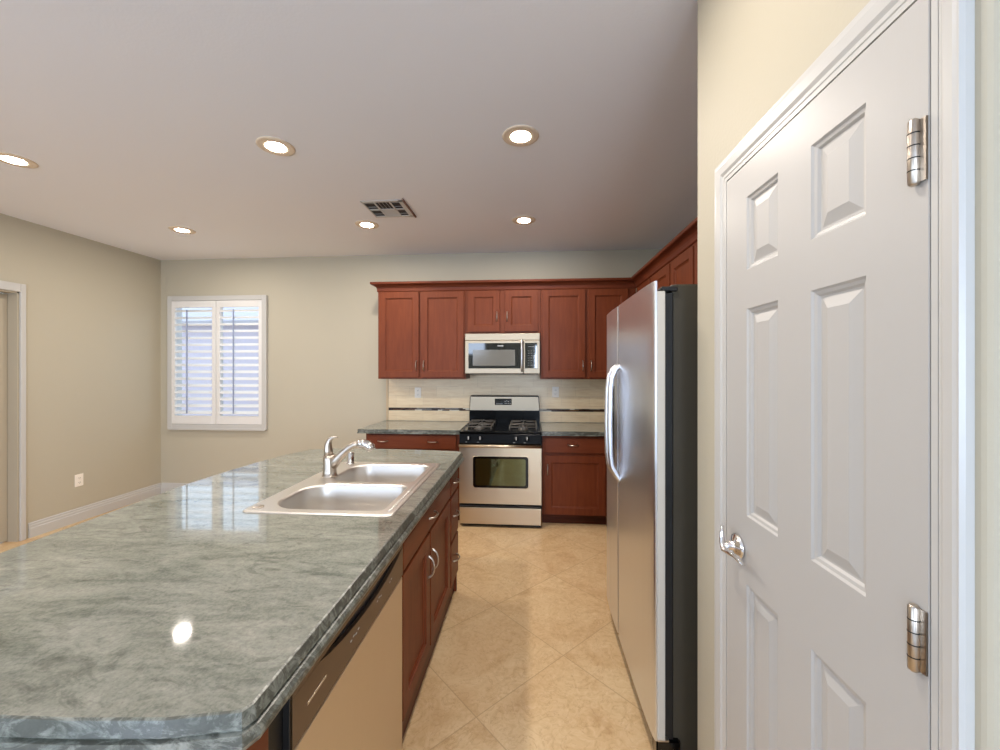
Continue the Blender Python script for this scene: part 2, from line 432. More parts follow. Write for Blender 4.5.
# outside: neighbour's stucco wall with a roof edge, paving
b = B().box(-9, 2, 7.2, 7.4, -.1, 2.3)
M_stucco = mat('neighbour_stucco', (206, 196, 206), .9)
nb = thing('neighbor_house', 'pale stucco house wall seen between the shutter louvers', 'building', (-3.5, 7.2, 0))
b = Bl((-3.5, 7.2, 0)).box(-9, 2, 7.2, 9, -.1, 2.3); b.build('wall', M_stucco, nb)
b = Bl((-3.5, 7.2, 0)).prism([(7.0, 2.28), (9, 3.0), (9, 3.1), (6.95, 2.36)], -9, 2, 'x'); b.build('roof', mat('roof_tile', (196, 192, 200), .9), nb)
struct('ground', B().box(-14, 10, YB+.16, 16, -.2, -.12).box(-14, 10, -14, YR-.16, -.2, -.12), mat('ground_gravel', (180, 170, 150), .9))

# unseen openings added for fill light; the high rear window is inferred
b = B()
for x0, x1, z0, z1 in ((-3.7, -3.65, 0, 2.03), (-2.05, -2.0, 0, 2.03), (-2.88, -2.82, 0, 2.03), (-3.65, -2.05, 1.98, 2.03), (-3.65, -2.05, 0, .05)):
    b.box(x0, x1, YR-.08, YR-.03, z0, z1, .003)
struct('door_3', b, M_trim)
b = B()
for x0, x1, z0, z1 in ((-3.4, -3.36, 2.05, 2.4), (-1.49, -1.45, 1.93, 2.4), (-2.0, -1.49, 1.93, 1.97), (-3.36, -1.49, 2.36, 2.4)):
    b.box(x0, x1, YR-.08, YR-.03, z0, z1, .003)
struct('window_2', b, M_trim)
b = B()
for x0, x1, z0, z1 in ((.1, .15, .75, 2.25), (1.2, 1.25, .75, 2.25), (.15, 1.2, .75, .8), (.15, 1.2, 2.2, 2.25), (.15, 1.2, 1.48, 1.52)):
    b.box(x0, x1, YR-.08, YR-.03, z0, z1, .003)
struct('added_window_3', b, M_trim)
b = B()
for y0, y1, z0, z1 in ((-2.8, -2.75, .75, 2.15), (-.45, -.4, .75, 2.15), (-2.75, -.45, .75, .8), (-2.75, -.45, 2.1, 2.15), (-1.63, -1.57, .8, 2.1)):
    b.box(XL-.1, XL-.05, y0, y1, z0, z1, .003)
struct('added_window_4', b, M_trim)

# ------------------------------------------------------------------ pantry door
DXF = .553
dl = (DXF, 1.18, .012)
b = B(Matrix.Translation(dl) @ Matrix.Rotation(R(-90), 4, 'Z'))
b.slab([0, .105, .236, .342, .473, .577], [0, .20, .90, 1.075, 1.608, 1.708, 1.895, 1.982],
       {(1, 1), (3, 1), (1, 3), (3, 3), (1, 5), (3, 5)},
       [(0, 0), (.004, .004), (.010, .0055), (.014, .010), (.018, .010), (.040, .003)], .035, .001)
# door_1 is one mesh in world coordinates; its handle and hinges are its children
door = struct('door_1', b, M_doorw)
# lever handle
hx, hy, hz = DXF, 1.115, .992
b = B(); RX = Matrix.Rotation(R(-90), 3, 'Y')
b.lathe([(0, 0), (.033, 0), (.034, .004), (.030, .010), (.016, .014), (.011, .018), (.010, .040), (0, .040)], (hx, hy, hz), RX)
hdl = b.build('door_handle', M_chrome, door, 'chrome lever handle')
b = B()
b.tube([(hx-.037, hy+.006, hz+.052), (hx-.040, hy+.005, hz+.032), (hx-.041, hy+.003, hz+.010), (hx-.041, hy-.012, hz-.006), (hx-.041, hy-.04, hz-.002), (hx-.040, hy-.07, hz+.002), (hx-.038, hy-.10, hz-.004)],
       [.004, .006, .008, .010, .009, .008, .005], 12, .6)
b.build('lever', M_chrome, hdl)
def hinge(zc):
    b = B(); hh = .089/2; yb = .6175; xb = DXF-.006
    b.lathe([(.0045, zc-hh-.003), (.0068, zc-hh), (.0068, zc+hh), (.0045, zc+hh+.003)], (xb, yb, 0), seg=18)
    b.box(DXF-.003, DXF+.001, .603, .6125, zc-hh, zc+hh)
    hg = b.build('hinge', M_nickel, door, 'satin metal hinge')
    b = B()
    for k in range(1, 5): b.lathe([(.0071, zc-hh+.0178*k-.0008), (.0071, zc-hh+.0178*k+.0008)], (xb, yb, 0), seg=18)
    b.build('knuckle_joints', M_mblack, hg)
for z in (1.775, 1.08, .24): hinge(z)
# casing: moulded profile on both sides and head, built as mitred run
def casing():
    prof = [(0, 0), (0, .008), (.006, .012), (.014, .012), (.022, .016), (.044, .017), (.052, .016), (.057, .016), (.061, .010), (.062, .003), (.062, 0)]
    a0, a1, zt = 1.190, .592, 2.006       # inside edges
    b = bmesh.new(); rows = []
    for (d, t_) in prof:
        rows.append([b.verts.new((PX-t_, a0+d, 0)), b.verts.new((PX-t_, a0+d, zt+d)), b.verts.new((PX-t_, a1-d*.58, zt+d)), b.verts.new((PX-t_, a1-d*.58, 0))])
    for i in range(len(prof)-1):
        for k in range(3): b.faces.new([rows[i][k], rows[i][k+1], rows[i+1][k+1], rows[i+1][k]])
    bmesh.ops.recalc_face_normals(b, faces=b.faces[:])
    # stop / jamb reveals
    o = B(); o._merge(b)
    o.box(PX-.012, PX, 1.1835, 1.192, 0, 2.008); o.box(PX-.012, PX, .590, .599, 0, 2.008); o.box(PX-.012, PX, .599, 1.1835, 1.998, 2.008)
    return struct('trim_2', o, M_trim)
casing()

# ------------------------------------------------------------------ cabinets
SH = [(0, 0), (.002, .007), (.009, .009), (.012, .013)]
def pull(parent, x, z, vertical=True, L=.096):
    b = B(); n = 9; pts = []
    for k in range(n):
        u = -1+2*k/(n-1); off = -.004-.024*(1-u*u)**.6
        pts.append((x, off, z+u*L/2) if vertical else (x+u*L/2, off, z))
    rr = [.0062]+[.0045]*(n-2)+[.0062]
    b.tube([Vector(pts[0])+Vector((0, .006, 0))]+pts+[Vector(pts[-1])+Vector((0, .006, 0))], [.0065]+rr+[.0065], 8)
    return b.build('handle', M_nickel, parent)
def cabinet(name, label, loc, rz, W, D, z0, z1, doors=(), drawers=(), kick=None, group=None, kmat=None, cat='cabinet', hollow=False):
    """local frame: x to the right across the front, doors' front at y=0, box behind; z absolute"""
    T = thing(name, label, cat, (loc[0], loc[1], z0 if not kick else 0), rz, group)
    zo = T.location.z
    X = Matrix.Translation((0, 0, -zo))
    b = B(X)
    if hollow:
        b.box(0, .018, .02, D, z0, z1).box(W-.018, W, .02, D, z0, z1).box(.018, W-.018, D-.012, D, z0, z1).box(.018, W-.018, .02, D-.012, z0, z0+.018)
        b.box(.018, W-.018, .02, .04, z1-.02, z1).box(.018, W-.018, .02, .04, z0+.018, z0+.06).box(W*.45-.02, W*.45+.02, .02, .04, z0+.06, z1-.02).box(.018, W-.018, .02, .04, .68, .72)
    else: b.box(0, W, .02, D, z0, z1, .001)
    b.build('body', M_wood, T)
    if kick: B(X).box(.0, W, .02+kick, D, 0, z0).build('toe_kick', kmat or M_kick, T)
    for (x0, x1, a0, a1, hp) in doors:
        st = min(.062, (x1-x0)*.2)
        d = B(X).slab([x0, x0+st, x1-st, x1], [a0, a0+st, a1-st, a1], {(1, 1)}, SH, .019, .0015).build('door', M_wood, T)
        if hp: h = pull(d, hp[0], hp[1]-zo)
    for (x0, x1, a0, a1, hps) in drawers:
        d = B(X).box(x0, x1, 0, .019, a0, a1, .004).build('drawer', M_woodh, T)
        for hp in hps: pull(d, hp, (a0+a1)/2-zo+.005, False)
    return T
YF = 4.05
UP = 'wall cabinets on the back wall'
cabinet('upper_cabinet', 'tall double-door cherry wall cabinet left of the microwave', (-1.592, YF), 0, .922, .328, 1.362, 2.30,
        doors=[(.020, .435, 1.380, 2.262, (.412, 1.50)), (.465, .904, 1.380, 2.262, (.492, 1.50))], group=UP)
cabinet('upper_cabinet', 'short double-door cherry wall cabinet directly above the microwave', (-.668, YF), 0, .762, .328, 1.826, 2.30,
        doors=[(.025, .348, 1.846, 2.262, (.325, 2.00)), (.405, .735, 1.846, 2.262, (.428, 2.00))], group=UP)
cabinet('upper_cabinet', 'tall double-door cherry wall cabinet right of the microwave, partly behind the refrigerator', (.096, YF), 0, .944, .328, 1.362, 2.30,
        doors=[(.018, .445, 1.380, 2.262, (.420, 1.50)), (.478, .865, 1.380, 2.262, (.503, 1.50))], group=UP)
# right wall run (facing the island); local x runs towards the camera
XF = 1.02
RW = 'wall cabinets on the right wall'
cabinet('upper_cabinet', 'corner wall cabinet on the right wall, farthest one above the refrigerator top', (XF, 4.045), R(-90), 1.02, .36, 1.362, 2.30,
        doors=[(.10, .50, 1.380, 2.245, None), (.53, .99, 1.380, 2.245, None)], group=RW)
cabinet('upper_cabinet', 'short cherry wall cabinet seen above the refrigerator, nearest the pantry wall', (XF, 3.02), R(-90), 1.60, .36, 1.84, 2.30,
        doors=[(.0, .40, 1.86, 2.245, None), (.43, .80, 1.86, 2.245, None), (.83, 1.19, 1.86, 2.245, None), (1.22, 1.58, 1.86, 2.245, None)], group=RW)

# crown moulding mitred round the run
def crown():
    prof = [(0, 2.268), (.006, 2.268), (.010, 2.276), (.010, 2.290), (.013, 2.306), (.020, 2.320), (.032, 2.331), (.050, 2.337), (.060, 2.338), (.064, 2.344), (.064, 2.362), (0, 2.362)]
    path = [(-1.592, YB), (-1.592, 4.07), (1.04, 4.07), (1.04, 1.415)]
    def off(i, d):
        p = Vector(path[i]).to_2d() if False else Vector((path[i][0], path[i][1]))
        ns = []
        for a, c in ((i-1, i), (i, i+1)):
            if 0 <= a and c < len(path):
                t_ = (Vector(path[c])-Vector(path[a])).normalized(); ns.append(Vector((t_.y, -t_.x)))
        # outward: path runs toward -y, +x, -y ; outward normal is to the right of travel
        if len(ns) == 1: return p+ns[0]*d
        m_ = (ns[0]+ns[1]); m_ = m_/m_.dot(ns[0]); return p+m_*d
    b = bmesh.new(); rows = []
    for i in range(4):
        row = []
        for d, z in prof:
            q = off(i, d); row.append(b.verts.new((q.x, q.y, z)))
        rows.append(row)
    n = len(prof)
    for i in range(3):
        for k in range(n): b.faces.new([rows[i][k], rows[i][(k+1) % n], rows[i+1][(k+1) % n], rows[i+1][k]])
    b.faces.new(rows[0]); b.faces.new(rows[-1])
    bmesh.ops.recalc_face_normals(b, faces=b.faces[:])
    o = B(); o._merge(b); return o
for v in [0]:
    cr = crown().build('crown_molding', M_crown_shade)
    tag(cr, 'cherry crown molding with shade in its colour, running along the top of all the wall cabinets', 'molding')

# base cabinets on the back wall
YC = 3.76
cabinet('base_cabinet', 'cherry base cabinet right of the range with one drawer over one door', (.106, YC), 0, .60, .61, .10, .845,
        doors=[(.022, .578, .108, .655, (.048, .525))], drawers=[(.022, .578, .682, .822, [.285])], kick=.055)
cabinet('base_cabinet', 'cherry base cabinet left of the range with one wide drawer with two pulls', (-1.60, YC), 0, .92, .61, .10, .845,
        doors=[(.03, .445, .108, .665, (.42, .55)), (.475, .89, .108, .665, (.50, .55))], drawers=[(.03, .89, .700, .830, [.175, .665])], kick=.055)
cabinet('base_cabinet', 'cherry corner base cabinet hidden behind the refrigerator', (.72, 3.755), R(-90), 1.30, .66, .10, .845,
        doors=[(.05, .63, .108, .655, None), (.66, 1.26, .108, .655, None)], drawers=[(.05, .63, .682, .822, [.34]), (.66, 1.26, .682, .822, [.96])], kick=.055)

CT = .889
def countertop(name, label, pts, prof, hole=None):
    """pts: CCW top outline; prof: (outward offset, z) rings below the top"""
    n = len(pts)
    area2 = sum(pts[i][0]*pts[(i+1) % n][1]-pts[(i+1) % n][0]*pts[i][1] for i in range(n))
    if area2 < 0: pts = pts[::-1]
    P = [Vector(p) for p in pts]; N = []
    for i in range(n):
        a = (P[i]-P[i-1]).normalized(); c = (P[(i+1) % n]-P[i]).normalized()
        na = Vector((a.y, -a.x)); nc = Vector((c.y, -c.x)); m_ = na+nc; N.append(m_/m_.dot(na))
    b = bmesh.new(); rings = []
    for d, z in prof: rings.append([b.verts.new((P[i].x+N[i].x*d, P[i].y+N[i].y*d, z)) for i in range(n)])
    for k in range(len(prof)-1):
        for i in range(n):
            f = b.faces.new([rings[k][i], rings[k][(i+1) % n], rings[k+1][(i+1) % n], rings[k+1][i]])
    es = []
    def cap(ring, hz, flip):
        edges = [b.edges.get((ring[i], ring[(i+1) % n])) for i in range(n)]
        hv = None
        if hole:
            hv = [b.verts.new((x, y, hz)) for x, y in hole]
            edges += [b.edges.new((hv[i], hv[(i+1) % len(hv)])) for i in range(len(hv))]
        bmesh.ops.triangle_fill(b, edges=edges, use_beauty=True)
        return hv
    h1 = cap(rings[0], prof[0][1], False); h2 = cap(rings[-1], prof[-1][1], True)
    if hole:
        for i in range(len(hole)): b.faces.new([h1[i], h1[(i+1) % len(hole)], h2[(i+1) % len(hole)], h2[i]])
    bmesh.ops.recalc_face_normals(b, faces=b.faces[:])
    for f in b.faces:
        f.normal_update(); f.material_index = 0 if abs(f.normal.z) > .95 else 1
    o = B(); mm = [f.material_index for f in b.faces]; o._merge(b); o.bm.faces.ensure_lookup_table()
    for f, q in zip(o.bm.faces, mm): f.material_index = q
    ob = o.build(name, [M_gran, M_grane]); return tag(ob, label, 'countertop')
island_pts = [(-.480, .655), (-.487, .640), (-.60, .616), (-.75, .604), (-.9, .598), (-1.05, .597), (-1.2, .598), (-1.35, .603), (-1.5, .613), (-1.59, .64), (-1.63, .70),
              (-1.640, .9), (-1.655, 1.15), (-1.675, 1.4), (-1.70, 1.65), (-1.712, 1.9), (-1.705, 2.1), (-1.68, 2.35), (-1.63, 2.6), (-1.57, 2.74), (-1.46, 2.79), (-1.25, 2.80), (-1.0, 2.80), (-.75, 2.79), (-.51, 2.765), (-.482, 2.735)]
iprof = [(0, .890), (.004, .888), (.010, .872), (.012, .866), (.007, .863), (.007, .860), (.014, .857), (.020, .850), (.021, .842), (.017, .832), (.010, .828), (-.03, .828)]
SX0, SX1, SY0, SY1 = -1.165, -.540, 1.515, 2.385
countertop('island_countertop', 'large green-grey granite countertop of the kitchen island with the sink set in it', island_pts, iprof,
           hole=[(SX0+.02, SY0+.02), (SX1-.02, SY0+.02), (SX1-.02, SY1-.02), (SX0+.02, SY1-.02)])
bprof = [(0, .887), (.004, .884), (.004, .862), (.002, .859), (.008, .855), (.008, .847), (0, .845)]
countertop('countertop', 'narrow green granite countertop on the back wall left of the range', [(-1.66, 3.735), (-.672, 3.735), (-.672, YB-.0136), (-1.64, YB-.0136)], bprof)
countertop('countertop', 'green granite countertop right of the range, running behind the refrigerator', [(.104, 3.735), (.695, 3.735), (.695, 2.46), (XR-.012, 2.46), (XR-.012, YB-.0136), (.104, YB-.0136)], bprof)

# ------------------------------------------------------------------ backsplash
bl = (-.43, YB-.01, CT)
T = thing('tile_backsplash', 'beige stone tile backsplash with a thin dark mosaic strip behind the range', 'backsplash', bl)
yb0 = YB-.009
b = Bl(bl).box(-1.590, XR, yb0, YB-.0004, CT+.0005, 1.003).box(-1.590, XR, yb0, YB-.0004, 1.034, 1.3615).box(-.672, .10, yb0, YB-.0004, 1.3615, 1.42)
b.box(-.672, .1, yb0, YB-.0004, .4, CT)
b.build('field_tile', M_tile, T)
b = Bl(bl).box(-1.618, -1.590, yb0-.003, YB-.0004, CT+.0005, 1.3615, .002); b.build('edge_trim', M_edge, T)
random.seed(4); b = Bl(bl)
for row in range(3):
    x = -1.590
    while x < XR-.02:
        L = random.choice([.03, .05, .08, .11, .15]); x2 = min(x+L, XR)
        b.mi = random.choices([0, 1, 2, 3], [7, 3, 3 if row != 1 else 1, 2])[0]
        z = 1.0035+row*.0102
        b.box(x+.0005, x2-.0005, yb0-.002, YB-.0004, z, z+.0096); x = x2
b.build('mosaic_strip', M_mos, T)

def outlet(label, loc, rz, kind):
    T = thing('outlet', label, 'electrical outlet', loc, rz)
    b = B().box(-.036, .036, -.006, 0, -.058, .058, .002); b.build('face_plate', M_white, T)
    if kind == 'duplex':
        for zc in (-.021, .021):
            s_ = B().box(-.016, .016, -.0085, -.005, zc-.014, zc+.014, .002).build('socket', M_white, T)
            g = B(); g.box(-.0075, -.005, -.0092, -.008, zc-.003, zc+.006).box(.005, .0075, -.0092, -.008, zc-.003, zc+.006).lathe([(0, -.0001), (.0022, -.0001), (.0022, .0006), (0, .0006)], (0, -.0092, zc-.008), Matrix.Rotation(R(90), 3, 'X'), 8)
            g.build('slots', M_mblack, s_)
    else:
        B().box(-.017, .017, -.009, -.005, -.033, .033, .002).build('rocker', M_white, T)
        for zc in (-.008, .010):
            B().box(-.006, .006, -.010, -.0085, zc-.003, zc+.003, .0005).build('button', M_print, T)
outlet('white outlet on the tile backsplash left of the range', (-1.255, yb0, 1.203), 0, 'duplex')
outlet('white outlet on the tile backsplash right of the range', (.265, yb0, 1.215), 0, 'duplex')
outlet('white outlet low on the left wall above the baseboard', (XL, 3.526, .395), R(90), 'duplex')

# ------------------------------------------------------------------ range
rl = (-.285, 4.0, 0)
T = thing('gas_range', 'freestanding stainless gas range with black cooktop against the back wall', 'stove', rl)
x0, x1, yf = -.667, .099, 3.68
Bl(rl).box(x0+.003, x1-.003, yf+.03, 4.34, .03, .868, .003).build('body', M_mblack, T)
for sx in (x0+.05, x1-.05):
    for sy in (yf+.09, 4.28):
        Bl(rl).lathe([(.018, 0), (.018, .012), (.012, .014), (.012, .035)], (sx, sy, 0), seg=12).build('foot', M_mblack, T)
# storage drawer
b = Bl(rl).box(x0+.004, x1-.004, yf, yf+.028, .028, .182, .005); dr = b.build('drawer', M_steel, T)
Bl(rl).prism([(yf+.02, .182), (yf-.004, .186), (yf-.010, .197), (yf-.004, .206), (yf+.02, .21)], x0+.012, x1-.012, 'x').build('drawer_pull', M_black, dr)
Bl(rl).box(x0+.012, x1-.012, yf-.001, yf+.02, .018, .027).build('lower_rail', M_black, dr)
# oven door with window
b = B(Matrix.Translation((x0+.004-rl[0], yf-rl[1], .218)))
W = x1-x0-.008; HH = .520
wx0, wx1, wz0, wz1 = .125, .640, .148, .442
b.slab([0, wx0, wx1, W], [0, wz0, wz1, HH], {(1, 1)}, [(0, 0), (.006, -.003), (.010, .001)], .030, .003)
od = b.build('oven_door', M_steel, T)
def rrect(cx, cz, hw, hh, r_, n=6):
    pts = []
    for sx, sz, a in ((1, 1, 0), (-1, 1, 90), (-1, -1, 180), (1, -1, 270)):
        for k in range(n+1):
            q = R(a+90*k/n); pts.append((cx+sx*(hw-r_)+r_*math.cos(q), cz+sz*(hh-r_)+r_*math.sin(q)))
    return pts
cx, cz = x0+.004+(wx0+wx1)/2, .218+(wz0+wz1)/2
Bl(rl).prism(rrect(cx, cz, (wx1-wx0)/2-.002, (wz1-wz0)/2-.002, .025), yf-.006, yf+.004, 'y').build('window_frame', M_black, od)
wf = Bl(rl).prism(rrect(cx, cz, (wx1-wx0)/2-.026, (wz1-wz0)/2-.024, .015), yf-.0075, yf-.005, 'y').build('oven_window', M_oven, od)
b = Bl(rl).tube([(x0+.006, yf-.034, .757), (x1-.006, yf-.034, .757)], .0145, 14, 1.0)
for sx in (x0+.05, x1-.05): b.box(sx-.012, sx+.012, yf-.034, yf+.03, .747, .765, .003)
hd = b.build('handle', M_steel, od)
Bl(rl).box(x0+.004, x1-.004, yf+.002, yf+.03, .738, .770).build('vent_strip', M_black, T)
# sloped knob panel
Bl(rl).prism([(yf+.04, .770), (yf-.004, .772), (yf-.008, .780), (yf+.012, .858), (yf+.02, .866), (yf+.06, .866)], x0+.002, x1-.002, 'x').build('front_panel', M_enamel, T)
nrm = Vector((0, -.078, .020)).normalized()
rotk = Vector((0, 0, 1)).rotation_difference(nrm).to_matrix()
for kx in (-.577, -.468, -.135, -.035):
    p = (kx-rl[0], yf+.003-rl[1], .822)
    k = B().lathe([(0, 0), (.022, 0), (.022, .004), (.018, .007), (.017, .024), (.015, .026), (0, .026)], p, rotk, 20).build('knob', M_black, T)
    q = B(Matrix.Translation(p) @ rotk.to_4x4()).box(-.004, .004, -.016, .016, .024, .033, .002).build('pointer', M_nickel, k)
for kx in (-.577, -.468, -.135, -.035): Bl(rl).box(kx-.03, kx-.012, yf-.007, yf-.003, .787, .7895).build('marking', M_print, T)
# cooktop
Bl(rl).box(x0, x1, yf+.012, 4.30, .866, .884, .005).build('cooktop', M_enamel, T)
Bl(rl).box(x0+.03, x1-.03, yf+.05, 4.26, .8835, .886, .001).build('spill_tray', M_black, T)
for gx in (-.500, -.075):
    for gy in (3.86, 4.11):
        bu = Bl(rl).lathe([(.05, .884), (.05, .889), (.036, .892), (.036, .902), (.030, .904), (.030, .910), (.022, .912), (0, .912)], (gx, gy, 0), seg=20).build('burner', M_iron, T)
        Bl(rl).lathe([(0, .9115), (.026, .9115), (.028, .914), (.024, .918), (0, .919)], (gx, gy, 0), seg=20).build('burner_cap', M_mblack, bu)
    b = Bl(rl); gz = .926
    for gy0, gy1 in ((3.745, 3.980), (3.990, 4.225)):
        xa, xb = gx-.125, gx+.125
        for (p, q) in (((xa, gy0), (xb, gy0)), ((xb, gy0), (xb, gy1)), ((xb, gy1), (xa, gy1)), ((xa, gy1), (xa, gy0))):
            b.tube([(p[0], p[1], gz-.006), (q[0], q[1], gz-.006)], .0065, 6)
        ym = (gy0+gy1)/2
        for (p, q) in (((xa, ym), (gx-.03, ym)), ((xb, ym), (gx+.03, ym)), ((gx, gy0), (gx, ym-.03)), ((gx, gy1), (gx, ym+.03))):
            b.tube([(p[0], p[1], gz), (q[0], q[1], gz)], .0055, 6)
        for px in (xa, xb):
            for py in (gy0, gy1): b.tube([(px, py, .885), (px, py, gz)], .006, 6)
    b.build('grate', M_nickel if False else M_iron, T)
# backguard
b = Bl(rl).prism([(x0+.006, .884), (x1-.006, .884), (x1-.006, 1.02), (x1-.012, 1.165), (x1-.022, 1.182), (x0+.022, 1.182), (x0+.012, 1.165), (x0+.006, 1.02)], 4.262, 4.345, 'y', .004)
bgd = b.build('backguard', M_enamel, T)
cp = Bl(rl).prism([(x0+.012, 1.024), (x1-.012, 1.024), (x1-.022, 1.168), (x0+.022, 1.168)], 4.252, 4.264, 'y', .002).build('control_panel', M_steelm, bgd)
Bl(rl).box(-.385, -.205, 4.249, 4.254, 1.082, 1.150, .001).build('display', M_black, bgd)
b = Bl(rl)
for i in range(4):
    b.box(-.28+i*.018, -.27+i*.018, 4.2478, 4.2495, 1.098, 1.104); b.box(-.28+i*.018, -.27+i*.018, 4.2478, 4.2495, 1.118+(i % 2)*.006, 1.124+(i % 2)*.006)
b.box(-.372, -.30, 4.2478, 4.2495, 1.092, 1.096)
b.build('buttons', M_print, bgd)

# ------------------------------------------------------------------ microwave
ml = (-.288, 4.2, 1.415)
T = thing('microwave', 'stainless over-the-range microwave hung under the short wall cabinet', 'microwave', ml)
mx0, mx1, my = -.665, .089, 4.0
Bl(ml).box(mx0+.004, mx1-.004, my+.03, 4.36, 1.418, 1.822, .002).build('body', M_mblack, T)
Bl(ml).box(mx0, mx1, my+.002, my+.03, 1.752, 1.822, .005).build('top_grille', M_steelm, T)
Bl(ml).box(mx0, -.075, my, my+.03, 1.418, 1.7505, .005).build('door', M_steelm, T)
dface = [o for o in T.children if o.name.startswith('door')][0]
Bl(ml).prism(rrect(-.366, 1.598, .263, .127, .006), my-.003, my+.003, 'y').build('door_glass', M_glass, dface)
Bl(ml).prism(rrect(-.372, 1.578, .213, .080, .004), my-.0042, my, 'y').build('door_window', M_mwin, dface)
Bl(ml).box(-.335, -.275, my-.0042, my, 1.693, 1.700, .0005).build('badge', M_nickel, dface)
b = Bl(ml).tube([(-.090, my+.004, 1.445), (-.090, my-.030, 1.452), (-.090, my-.040, 1.475), (-.090, my-.042, 1.60), (-.090, my-.040, 1.725), (-.090, my-.030, 1.745), (-.090, my+.004, 1.752)], .013, 12, .8)
b.build('handle', M_steelv, dface)
Bl(ml).box(-.073, mx1, my+.001, my+.03, 1.418, 1.7505, .004).build('panel_surround', M_steelm, T)
kp = Bl(ml).box(-.060, .063, my-.003, my+.003, 1.472, 1.726, .002).build('keypad', M_glass, T)
M_key = mat('key_print', (128, 128, 124), .5)
for r_ in range(7):
    for c_ in range(3): Bl(ml).box(-.032+c_*.028, -.016+c_*.028, my-.0038, my-.0028, 1.50+r_*.024, 1.504+r_*.024).build('key_marking', M_key, kp)
Bl(ml).box(-.03, .03, my-.0038, my-.0028, 1.685, 1.69).build('clock_marking', M_key, kp)
Bl(ml).box(-.645, .07, 4.05, 4.33, 1.410, 1.420, .002).build('underside', M_mblack, T)

# ------------------------------------------------------------------ refrigerator
fl = (.88, 1.96, 0)
T = thing('refrigerator', 'large stainless side-by-side refrigerator with dark sides next to the pantry', 'refrigerator', fl)
Bl(fl).box(.517, 1.27, 1.520, 2.425, .05, 1.778, .006).build('body', M_case, T)
Bl(fl).box(.4858, .520, 1.512, 2.415, .10, 1.745, .003).build('door_gasket', M_mblack, T)
def fdoor(prof, name, y0, y1):
    b = Bl(fl); pts = prof+[(.456, prof[-1][1]), (.456, prof[0][1])]
    b.prism(pts, .115, 1.785, 'z')
    for f in b.bm.faces: f.smooth = False
    d = b.build(name, M_steelv, T)
    Bl(fl).box(.4562, .4855, y0, y1, .117, 1.748, .003).build('door_liner', M_liner, d)
    return d
nearp = [(.453, 1.490), (.4495, 1.4925), (.447, 1.500), (.4445, 1.520), (.4425, 1.560), (.441, 1.63), (.4405, 1.75), (.4405, 1.9), (.441, 2.060), (.444, 2.068)]
farp = [(.444, 2.086), (.441, 2.094), (.441, 2.2), (.4425, 2.3), (.446, 2.38), (.450, 2.424), (.454, 2.430)]
dn = fdoor(nearp, 'refrigerator_door', 1.490, 2.070)
df = fdoor(farp, 'freezer_door', 2.086, 2.426)
def fhandle(y, d):
    pts = [(.446, y, .905), (.425, y, .935), (.404, y, .975), (.397, y, 1.03), (.394, y, 1.19), (.397, y, 1.36), (.404, y, 1.42), (.422, y, 1.462), (.446, y, 1.480)]
    sm = []
    for i in range(len(pts)-1):
        for k in range(4):
            u = k/4; sm.append(tuple(pts[i][j]*(1-u)+pts[i+1][j]*u for j in range(3)))
    sm.append(pts[-1])
    Bl(fl).tube(sm, .0135, 14).build('handle', M_steelv, d)
fhandle(2.040, dn); fhandle(2.118, df)
dp = Bl(fl).box(.4385, .446, 2.165, 2.345, .965, 1.375, .003).build('dispenser', M_black, df)
Bl(fl).box(.436, .4395, 2.18, 2.33, 1.27, 1.36, .001).build('dispenser_panel', M_mblack, dp)
Bl(fl).prism([(.478, .012), (.486, .09), (.535, .10), (.535, .012)], 1.535, 2.41, 'y').build('base_grille', M_mblack, T)
b = Bl(fl).prism([(.455, 1.500), (.463, 1.494), (.50, 1.496), (.50, 1.55), (.47, 1.55)], .108, .1145, 'z', .001)
b.build('lower_hinge', M_nickel, T)
Bl(fl).prism([(.456, 1.500), (.545, 1.505), (.545, 1.60), (.470, 1.60)], .004, .106, 'z', .006).build('foot_cover', M_black, T)
b = Bl(fl).box(.478, .535, 1.505, 1.56, 1.7505, 1.768, .004); b.build('hinge_cover', M_mblack, T)
Bl(fl).box(.478, .535, 2.36, 2.415, 1.7505, 1.768, .004).build('hinge_cover', M_mblack, T)
for sy in (1.58, 2.36):
    for sx in (.60, 1.2): Bl(fl).lathe([(.02, 0), (.02, .051)], (sx, sy, 0), seg=12).build('foot', M_mblack, T)

# ------------------------------------------------------------------ island
IX = -.475
IT = .8275
def icab(name, label, y0, W, depth=.60, **k):
    return cabinet(name, label, (IX, y0), R(90), W, depth, .132, IT, kick=.012, kmat=M_kick2, **k)
T = icab('sink_cabinet', 'cherry island cabinet under the sink with two doors and a false drawer front', 1.4565, .893,
     doors=[(.006, .398, .150, .690, (.372, .545)), (.418, .872, .150, .690, (.447, .545))],
     drawers=[(.006, .872, .706, .815, [.43])], hollow=True, depth=.69)
icab('drawer_cabinet', 'narrow cherry cabinet with three stacked drawers at the far end of the island', 2.3515, .248,
     drawers=[(.012, .238, .702, .815, [.125]), (.012, .238, .425, .685, [.125]), (.012, .238, .150, .408, [.125])])
# near end filler and panel
e = thing('kitchen_island', 'cherry wood end panel and back panel carrying the near end of the island', 'island', (-1.0, .66, 0))
L0 = (-1.0, .66, 0)
Bl(L0).box(-1.30, IX-.002, .640, .695, 0, IT, .002).build('end_panel', M_wood, e)
Bl(L0).box(-1.34, -1.301, .640, 2.62, 0, IT, .002).build('back_panel', M_wood, e)
Bl(L0).box(-1.30, -.49, 2.602, 2.62, 0, IT, .002).build('far_end_panel', M_wood, e)
